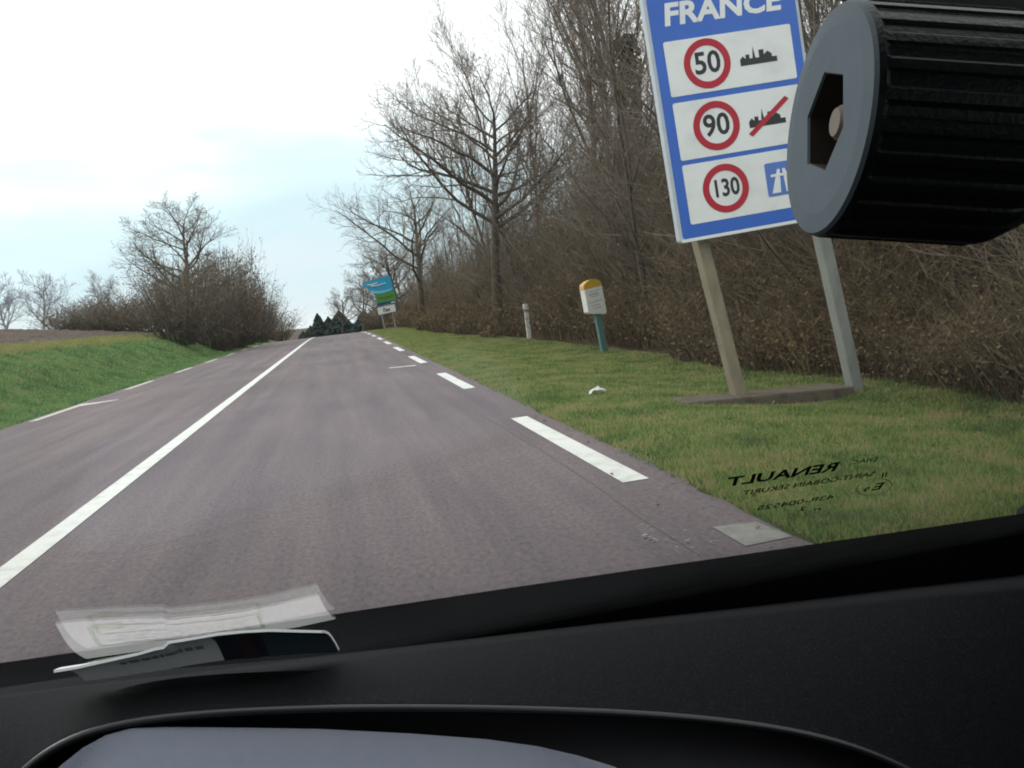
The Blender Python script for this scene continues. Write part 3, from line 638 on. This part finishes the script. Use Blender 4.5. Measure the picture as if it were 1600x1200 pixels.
# ---------------------------------------------------------------- the car we sit in
BLKP = mat('black_plastic', (.012, .012, .014), .55, spec=.25, bump=.25, bscale=900)
DASH = mat('charcoal_dashboard', (.003, .0033, .0043), .6, spec=.07, var=[(.0044, .0048, .006), (.0055, .006, .0075), (.013, .0135, .015)], vscale=380, detail=2, bump=.5, bscale=900)
FRIT = mat('black_frit', (.0022, .0022, .0022), .95, spec=.0)
LENS = mat('sky_sheen_plastic', (.075, .09, .135), .22, spec=.8, var=[(.085, .10, .15)], vscale=60, bump=.08, bscale=500)  # blue-grey stands in for the sky reflected in the glossy cover
HEAD = mat('pale_headliner', (.30, .29, .27), .9)
PAINT = mat('car_paint', (.20, .21, .23), .3, spec=.5)
def glass_mat():
    m = bpy.data.materials.new('windscreen_glass'); m.use_nodes = True; t = m.node_tree; t.nodes.clear(); n = t.nodes.new; L = t.links.new
    o = n('ShaderNodeOutputMaterial'); tr = n('ShaderNodeBsdfTransparent'); tr.inputs[0].default_value = (.975, .985, .98, 1)
    gl = n('ShaderNodeBsdfGlossy'); gl.inputs['Roughness'].default_value = .0
    g = n('ShaderNodeNewGeometry'); dt = n('ShaderNodeVectorMath'); dt.operation = 'DOT_PRODUCT'; L(g.outputs['Incoming'], dt.inputs[0]); L(g.outputs['Normal'], dt.inputs[1])
    def M_(op, a, b=None):
        q = n('ShaderNodeMath'); q.operation = op
        for i, v in enumerate((a, b)):
            if v is None: continue
            if isinstance(v, (int, float)): q.inputs[i].default_value = v
            else: L(v, q.inputs[i])
        return q.outputs[0]
    f = M_('ADD', M_('MULTIPLY', M_('POWER', M_('SUBTRACT', 1.0, M_('ABSOLUTE', dt.outputs['Value'])), 5.0), .96), .04)
    mx = n('ShaderNodeMixShader'); L(f, mx.inputs[0]); L(tr.outputs[0], mx.inputs[1]); L(gl.outputs[0], mx.inputs[2])
    df = n('ShaderNodeBsdfDiffuse'); df.inputs[0].default_value = (.75, .78, .8, 1); t2 = n('ShaderNodeBsdfTranslucent'); t2.inputs[0].default_value = (.75, .78, .8, 1); m2 = n('ShaderNodeAddShader'); L(df.outputs[0], m2.inputs[0]); L(t2.outputs[0], m2.inputs[1])
    nz = n('ShaderNodeTexNoise'); nz.inputs['Scale'].default_value = 9; nz.inputs['Detail'].default_value = 5; L(g.outputs['Position'], nz.inputs['Vector'])
    m3 = n('ShaderNodeMixShader'); L(M_('MULTIPLY', nz.outputs[0], .004), m3.inputs[0]); L(mx.outputs[0], m3.inputs[1]); L(m2.outputs[0], m3.inputs[2]); L(m3.outputs[0], o.inputs[0])
    return m
GLS = glass_mat()
car = empty('car', (0, 0, 0)); tag(car, 'dark interior of the car seen from its seat, with dashboard and windscreen', 'car')
TH = rad(33); B0 = at(800, 992, 1.0)
gn = np.array([0, math.sin(TH), math.cos(TH)]); ga = np.array([0, -math.cos(TH), math.sin(TH)])
def on_glass(px, py, off=0.0):
    v = ray(px, py); o = np.array([0, 0, CAMH]); pp = B0-gn*off; t = np.dot(pp-o, gn)/np.dot(v, gn); return o+v*t
def gpt(x, s, off=0.0): return np.array([x, B0[1], B0[2]])+ga*s-gn*off
Lg = (1.40-B0[2])/math.sin(TH)
ws1 = None
for k, off in enumerate((0.0, .0048)):
    vv = [gpt(-.80, -.08, off), gpt(.95, -.08, off), gpt(.72, Lg, off), gpt(-.62, Lg, off)]
    o = mesh('windscreen', vv, [(0, 1, 2, 3)], GLS, car)
    if k: ws1 = o
# frit band along the foot of the glass, its upper edge gently curved
ue = [(-120, 1054), (0, 1036), (160, 1013), (320, 990), (480, 966), (640, 942), (800, 918), (980, 892), (1150, 868), (1300, 846), (1450, 824), (1600, 802), (1750, 780), (2050, 735), (2400, 683)]
V = []
for p in ue: x = on_glass(*p, .0075)[0]*1.15; V += [gpt(x, .035+.01*math.sin(x*3), .0075), gpt(x, -.12, .0075)]
n_ = len(ue); mesh('frit_band', V, [(2*i, 2*i+2, 2*i+3, 2*i+1) for i in range(n_-1)], FRIT, ws1)
V = []
for p in ue:
    v = ray(*p); q = v*((.80-CAMH)/v[2])+np.array([0, 0, CAMH]); V += [q, (q[0], q[1]+.012, q[2]-.012), (q[0], q[1]+.014, .72), (q[0], B0[1]-.045, .835), (q[0], B0[1]-.05, .66)]
Fq = []
for i in range(n_-1):
    k = 5*i; Fq += [(k, k+5, k+6, k+1), (k+1, k+6, k+7, k+2), (k+3, k+8, k+5, k), (k+4, k+9, k+8, k+3)]
mesh('scuttle_panel', V, Fq, FRIT, car)
# maker's print at the bottom corner, mirrored because it reads from outside
PRN = mat('black_glass_print', (.006, .007, .006), .8, spec=.1)
def gtext(s, px, py, sz, bold=0, name='print', sx=1.0, rot=0.0):
    p = on_glass(px, py, .0065)
    M = Matrix.Identity(4)
    ex, ey = np.array([-1., 0, 0]), ga; ez = np.cross(ex, ey)
    for i in range(3): M[i][0], M[i][1], M[i][2], M[i][3] = ex[i], ey[i], ez[i], p[i]
    return text_mesh(name, s, sz, PRN, ws1, M @ Matrix.Rotation(rot, 4, 'Z'), ext=.00008, bold=bold, sx=sx, shear=.30/sx)
R_ = rad(3)
gtext('RENAULT', 1229, 741, .028, .0007, 'printed_brand_name', .80, R_)
gtext('SAINT-GOBAIN SEKURIT', 1268, 755, .016, .0001, 'printed_glass_maker', .70, R_)
gtext('43R-004525', 1246, 785, .018, 0, 'printed_approval_number', .86, R_)
gtext('E', 1376, 760, .026, .0005, 'printed_approval_mark', .75, R_); gtext('9', 1356, 765, .018, .0002, 'printed_approval_mark', .7, R_)
gtext('..', 1282, 792, .022, .0006, 'printed_dots', .9, R_); gtext('2', 1256, 795, .015, .0003, 'printed_dots', .9, R_)
gtext('//', 1384, 742, .017, .0003, 'printed_dots', .7, R_); gtext('DIAC', 1352, 720, .013, .0, 'printed_diamond_text', .8, R_)
def gl_loop(pts_px, w, name, closed=True):
    P = np.array([on_glass(*p, .0065) for p in pts_px]); c = P.mean(0); n = len(P); V = []
    for p in P:
        d = norm(p-c); V += [p-d*w, p+d*w]
    return mesh(name, V, [(2*i, 2*i+1, (2*i+3) % (2*n), (2*i+2) % (2*n)) for i in range(n)], PRN, ws1)
gl_loop([(1366+27*math.cos(t)-0*math.sin(t), 761+13*math.sin(t)-3.2*math.cos(t)) for t in np.linspace(0, 2*math.pi, 28, endpoint=False)], .0004, 'printed_oval')
gl_loop([(1312, 725), (1346, 711), (1382, 713), (1350, 730)], .0003, 'printed_diamond')
SPK = mat('white_specks', (.8, .8, .8), .6)
bm = bmesh.new(); rs = random.Random(5)
for (a, b, s) in [(1009, 841, .0016), (1017, 844, .0011), (1024, 847, .0013), (1028, 850, .001), (1076, 849, .0014), (1059, 859, .0009), (1113, 851, .0008), (1120, 850, .0008), (1083, 860, .0007), (1041, 848, .0007), (1030, 720, .0002)]:
    p = on_glass(a, b, .0065); vs = []
    for k in range(7):
        t = k*2*math.pi/7; r = s*rs.uniform(.9, 1.7); vs.append(bm.verts.new(p+np.array([math.cos(t)*r*1.3, 0, 0])+ga*math.sin(t)*r*.8))
    bm.faces.new(vs)
o = bobj('dirt_specks', bm, SPK, ws1); o['kind'] = 'stuff'

# dashboard top: loft from below the glass to the lip of the instrument hood
lipY = .70
lip = [(-560, 1560), (-330, 1470), (-160, 1380), (-60, 1290), (10, 1222), (55, 1176), (110, 1142), (190, 1118), (320, 1104), (480, 1097), (680, 1096), (870, 1100), (1020, 1107), (1150, 1119), (1260, 1137), (1350, 1163), (1440, 1205), (1540, 1270), (1660, 1370), (1850, 1500)]
rear = [(-600, 1180), (-330, 1140), (-200, 1115), (-100, 1100), (0, 1085), (80, 1077), (150, 1070), (240, 1062), (350, 1050), (480, 1036), (660, 1015), (850, 992), (1000, 974), (1130, 960), (1260, 945), (1370, 932), (1480, 918), (1600, 905), (1760, 885), (1950, 860)]
Rw = [at(*p, .84) for p in rear]; Fr = [at(*p, lipY) for p in lip]
nr = 16; V = []; n_ = len(lip)
for j in range(nr+1):
    t = j/nr
    for a, b in zip(Rw, Fr):
        q = a*(1-t)+b*t; q = q.copy(); q[2] += .004*math.sin(math.pi*t); V.append(q)
for dy, dz_ in ((-.004, -.001), (-.0065, -.005), (-.004, -.0095), (.006, -.011), (.05, -.010), (.09, -.010)):
    for b in Fr: q = b.copy(); q[1] += dy; q[2] += dz_; V.append(q)
# run on forwards below the glass
Vf = []
nr2 = nr+6
Fc = [(j*n_+i, j*n_+i+1, (j+1)*n_+i+1, (j+1)*n_+i) for j in range(nr2) for i in range(n_-1)]
base = len(V)
for a in Rw: V.append(a+np.array([0, .22, -.075]))
Fc += [(i, base+i, base+i+1, i+1) for i in range(n_-1)]
dsh = mesh('dashboard', V, Fc, DASH, car, smooth=True)
sb = dsh.modifiers.new('sub', 'SUBSURF'); sb.levels = 2; sb.render_levels = 2
# lighter glossy tube added along the lip to draw its highlight line
LPT = mat('lip_highlight_trim', (.012, .0125, .015), .38, spec=.5)
_P = np.array([[b+np.array([0, -.004, -.0035]) for b in Fr]]); _v, _q = tubes([(_P, np.full((1, len(Fr)), .0032))], 8)
lt = link('hood_highlight_trim', npmesh('hood_highlight_trim', _v, _q), LPT, dsh, True); _m = lt.modifiers.new('sub', 'SUBSURF'); _m.levels = 2; _m.render_levels = 2
# recess wall and glossy cover below the hood
ly = lipY+.05
rc = [(-100, 1330), (20, 1215), (60, 1180), (115, 1148), (190, 1125), (320, 1110), (480, 1103), (680, 1102), (870, 1106), (1020, 1113), (1150, 1125), (1260, 1143), (1350, 1169), (1440, 1215), (1600, 1330)]
V = [at(x, y-2, ly) for x, y in rc]+[at(x, max(y+130, 1260), lipY-.02) for x, y in rc]; n_ = len(rc)
mesh('instrument_recess', V, [(i, i+1, n_+i+1, n_+i) for i in range(n_-1)], BLKP, dsh)
tp = [(60, 1232), (95, 1196), (130, 1168), (165, 1149), (205, 1138), (260, 1136), (380, 1137), (500, 1139), (640, 1146), (760, 1155), (840, 1166), (905, 1181), (960, 1198), (1020, 1228)]
V = [at(x, y, .695) for x, y in tp]+[at(x+(500-x)*.06, y+24, .685) for x, y in tp]+[at(500+(x-500)*.8, 1330, .61) for x, y in tp]; n_ = len(tp)
mesh('instrument_cover', V, [(j*n_+i, j*n_+i+1, (j+1)*n_+i+1, (j+1)*n_+i) for j in range(2) for i in range(n_-1)], LENS, car, smooth=True)
# shell: roof lining, pillars, door cards, bonnet (out of frame, shade the cabin)
bm = bmesh.new(); box(bm, (.06, -1.0, 1.43), (1.45, 2.25, .04), None, .015); bobj('roof_lining', bm, HEAD, car)
bm = bmesh.new(); box(bm, (.06, -1.0, 1.475), (1.5, 2.35, .03), None, .01); bobj('roof', bm, PAINT, car)
for s, xt, xb in ((-1, -.66, -.86), (1, .77, 1.02)):
    P = np.array([[[xb, 1.12, .76], [(xb+xt)/2, .55, 1.12], [xt, .1, 1.42]]]); v, q = tubes([(P, np.full((1, 3), .045))], 8); link('windscreen_pillar', npmesh('windscreen_pillar', v, q), BLKP, car, True)
    bm = bmesh.new(); box(bm, (xb+s*.02, -.6, .52), (.08, 3.0, .75), None, .03); bobj('door_panel', bm, BLKP, car)
bm = bmesh.new(); box(bm, (.07, -2.1, .75), (1.7, .06, 1.2), None, .02); bobj('rear_panel', bm, BLKP, car)
bm = bmesh.new(); box(bm, (.07, -.6, .2), (1.8, 3.4, .06)); bobj('floor_panel', bm, BLKP, car)
V = [(-.75, 1.17, .74), (.9, 1.17, .74), (-.8, 1.35, .68), (.95, 1.35, .66), (-.76, 1.62, .52), (.9, 1.62, .52), (-.7, 1.74, .3), (.85, 1.74, .3)]
mesh('bonnet', V, [(0, 1, 3, 2), (2, 3, 5, 4), (4, 5, 7, 6)], PAINT, car, smooth=True)

# paper lying at the foot of the glass, near edge curled up
PAP = mat('white_paper', (.80, .80, .80), .7); PGR = mat('green_print', (.42, .55, .38), .7); PTX = mat('grey_print', (.64, .64, .66), .7); PDK = mat('dark_photo_print', (.02, .028, .04), .5); PBL = mat('teal_photo_print', (.045, .07, .085), .5); PLT = mat('red_photo_print', (.05, .03, .035), .5)
near_px = [(84, 1049), (120, 1043), (170, 1032), (215, 1022), (243, 1014), (255, 1012), (263, 1004), (300, 998), (340, 991), (380, 987), (420, 985), (460, 986), (503, 987)]
far_px = [(134, 1062), (165, 1058), (208, 1052), (248, 1046), (273, 1042), (284, 1040), (293, 1038), (326, 1033), (363, 1028), (402, 1024), (442, 1020), (484, 1017), (530, 1015)]
NY, FY = .72, .80
A = [at(*p, NY+.035*(p[0]-84)/420) for p in near_px]; Bf = [at(*p, FY+.03*(p[0]-134)/396) for p in far_px]; n_ = len(A); K = 8
def sheet(u0, u1, t0, t1, off, m, name, par, nu=None):
    idx = np.linspace(u0, u1, nu or max(2, int((u1-u0)*24)+2)); V = []
    for t in np.linspace(t0, t1, K+1):
        for u in idx:
            f = u*(n_-1); i = min(int(f), n_-2); w = f-i
            a = A[i]*(1-w)+A[i+1]*w; b = Bf[i]*(1-w)+Bf[i+1]*w; q = a*(1-t)+b*t; q = q.copy(); q[2] += .006*math.sin(math.pi*t)+off; V.append(q)
    k = len(idx); return mesh(name, V, [(j*k+i, j*k+i+1, (j+1)*k+i+1, (j+1)*k+i) for j in range(K) for i in range(k-1)], m, par, smooth=False)
pp = sheet(0, 1, 0, 1, 0, PAP, 'paper_leaflet', None, nu=49); so_ = pp.modifiers.new('thick', 'SOLIDIFY'); so_.thickness = .0022; so_.offset = 0
tag(pp, 'curled white printed leaflet lying on the dashboard against the windscreen', 'leaflet')
e_ = .0018
for (u0, u1, t0, t1) in ((.10, .80, .10, .125), (.10, .80, .55, .575), (.10, .112, .10, .575), (.79, .802, .10, .575)): sheet(u0, u1, t0, t1, e_, PGR, 'green_border', pp)
sheet(.12, .2, .07, .16, e_*1.1, PGR, 'green_logo', pp)
for r in range(4):
    u = .14+.03*(r % 2)
    while u < .74:
        w = rs.uniform(.02, .06); sheet(u, min(u+w, .76), .26+.08*r, .295+.08*r, e_, PTX, 'printed_words', pp, nu=3); u += w+.014
sheet(.64, 1.0-.004, .03, 1, -e_, PDK, 'photo_print', pp); sheet(.79, .995, .03, 1, -e_*1.4, PBL, 'photo_print', pp); sheet(.71, .76, .03, 1, -e_*1.4, PLT, 'photo_print', pp)
PT2 = mat('small_dark_print', (.3, .3, .28), .7)
u = .16
while u < .58:
    w = rs.uniform(.008, .03); sheet(u, u+w, .5, .62, -e_, PT2, 'printed_words', pp, nu=3); u += w+.01

# ribbed knob of a suction mount close to the eye
KF = mat('grey_knob_face', (.075, .097, .118), .65, spec=.2, var=[(.088, .11, .132)], vscale=60, bump=.05, bscale=900)
KR = mat('black_knob_rubber', (.0035, .0045, .006), .42, spec=.26, bump=.1, bscale=600)
KS = mat('knob_socket', (.035, .028, .022), .7); KB = mat('bolt_end', (.17, .14, .115), .6, metal=.1)
D = .27; kc = ray(1289, 190); kc = kc/F*D+np.array([0, 0, CAMH])
phi = rad(1.5); ax_cam = np.array([math.cos(phi), -.055, -math.sin(phi)]); ax_cam /= np.linalg.norm(ax_cam)
AX = RM @ ax_cam; upc = RM @ np.array([0, 1., 0]); U = norm(upc-AX*np.dot(upc, AX)); Wv = np.cross(AX, U)
MKn = Matrix.Identity(4)
for i in range(3): MKn[i][0], MKn[i][1], MKn[i][2], MKn[i][3] = U[i], Wv[i], AX[i], kc[i]
KRd = 178/F*D
mt = tag(empty('phone_mount', (0, 0, 0)), 'black ribbed clamp knob with grey hexagonal socket face hanging from the windscreen mount', 'mount')
def lathe_like(name, rings, m, parent, smooth=False, cap0=None, cap1=None):
    n = len(rings[0]); V = [p for r in rings for p in r]; f = [(j*n+i, j*n+(i+1) % n, (j+1)*n+(i+1) % n, (j+1)*n+i) for j in range(len(rings)-1) for i in range(n)]
    if cap0: f.append(tuple(range(n))[::-1])
    if cap1: f.append(tuple((len(rings)-1)*n+i for i in range(n)))
    o = mesh(name, V, f, m, parent, smooth); o.data.transform(MKn); return o
n = 312; nrib = 26
def rr_(k, amp): t = (k*nrib/n) % 1; return 1-amp*(1 if .12 < t < .5 else (t/.12 if t <= .12 else max(0, 1-(t-.5)/.12)))
def ringp(r, z, amp=0): return [(KRd*r*rr_(k, amp)*math.cos(2*math.pi*k/n), KRd*r*rr_(k, amp)*math.sin(2*math.pi*k/n), z) for k in range(n)]
LK = .061
lathe_like('knob_grip', [ringp(.985, .0012, 0), ringp(1.0, .003, .0), ringp(1.0, .0045, .03), ringp(1.0, LK-.012, .03), ringp(.97, LK-.008, .03), ringp(.86, LK-.001, 0), ringp(.78, LK, 0)], KR, mt, cap1=True)
# face with hexagonal hole
hexr = .45
def hexp(k, r): a = 2*math.pi*k/n+rad(8); s = math.pi/3; b = (a % s)-s/2; h = r*math.cos(s/2)/math.cos(b); return (KRd*h*math.cos(a-rad(8)), KRd*h*math.sin(a-rad(8)))
def hexring(r, z): return [(*hexp(k, r), z) for k in range(n)]
lathe_like('knob_face', [ringp(.985, .0012), ringp(.965, .0), ringp(.8, -.0004), hexring(hexr*1.03, -.0002), hexring(hexr, .0006)], KF, mt, smooth=False)
lathe_like('hex_socket', [hexring(hexr, .0006), hexring(hexr*.98, .013)], KS, mt, cap1=True)
lathe_like('bolt', [ringp(.15, .0128), ringp(.15, .0045), ringp(.12, .003)], KB, mt, cap1=True)
# arm and clamp body behind
MG = mat('dark_grey_mount', (.032, .036, .038), .6)
lathe_like('clamp_shaft', [ringp(.5, LK-.001), ringp(.5, LK+.03)], KR, mt, cap1=True)
arm = [at(1480, -25, .33), at(1640, -12, .33), at(1820, 120, .34)]
v, q = tubes([(np.array([[at(1330, -60, .31), at(1450, -38, .32), at(1560, -20, .33), at(1640, 40, .34), at(1690, 180, .34)]]), np.array([[.014, .018, .020, .02, .02]]))], 14)
link('mount_arm', npmesh('mount_arm', v, q), MG, mt, True)
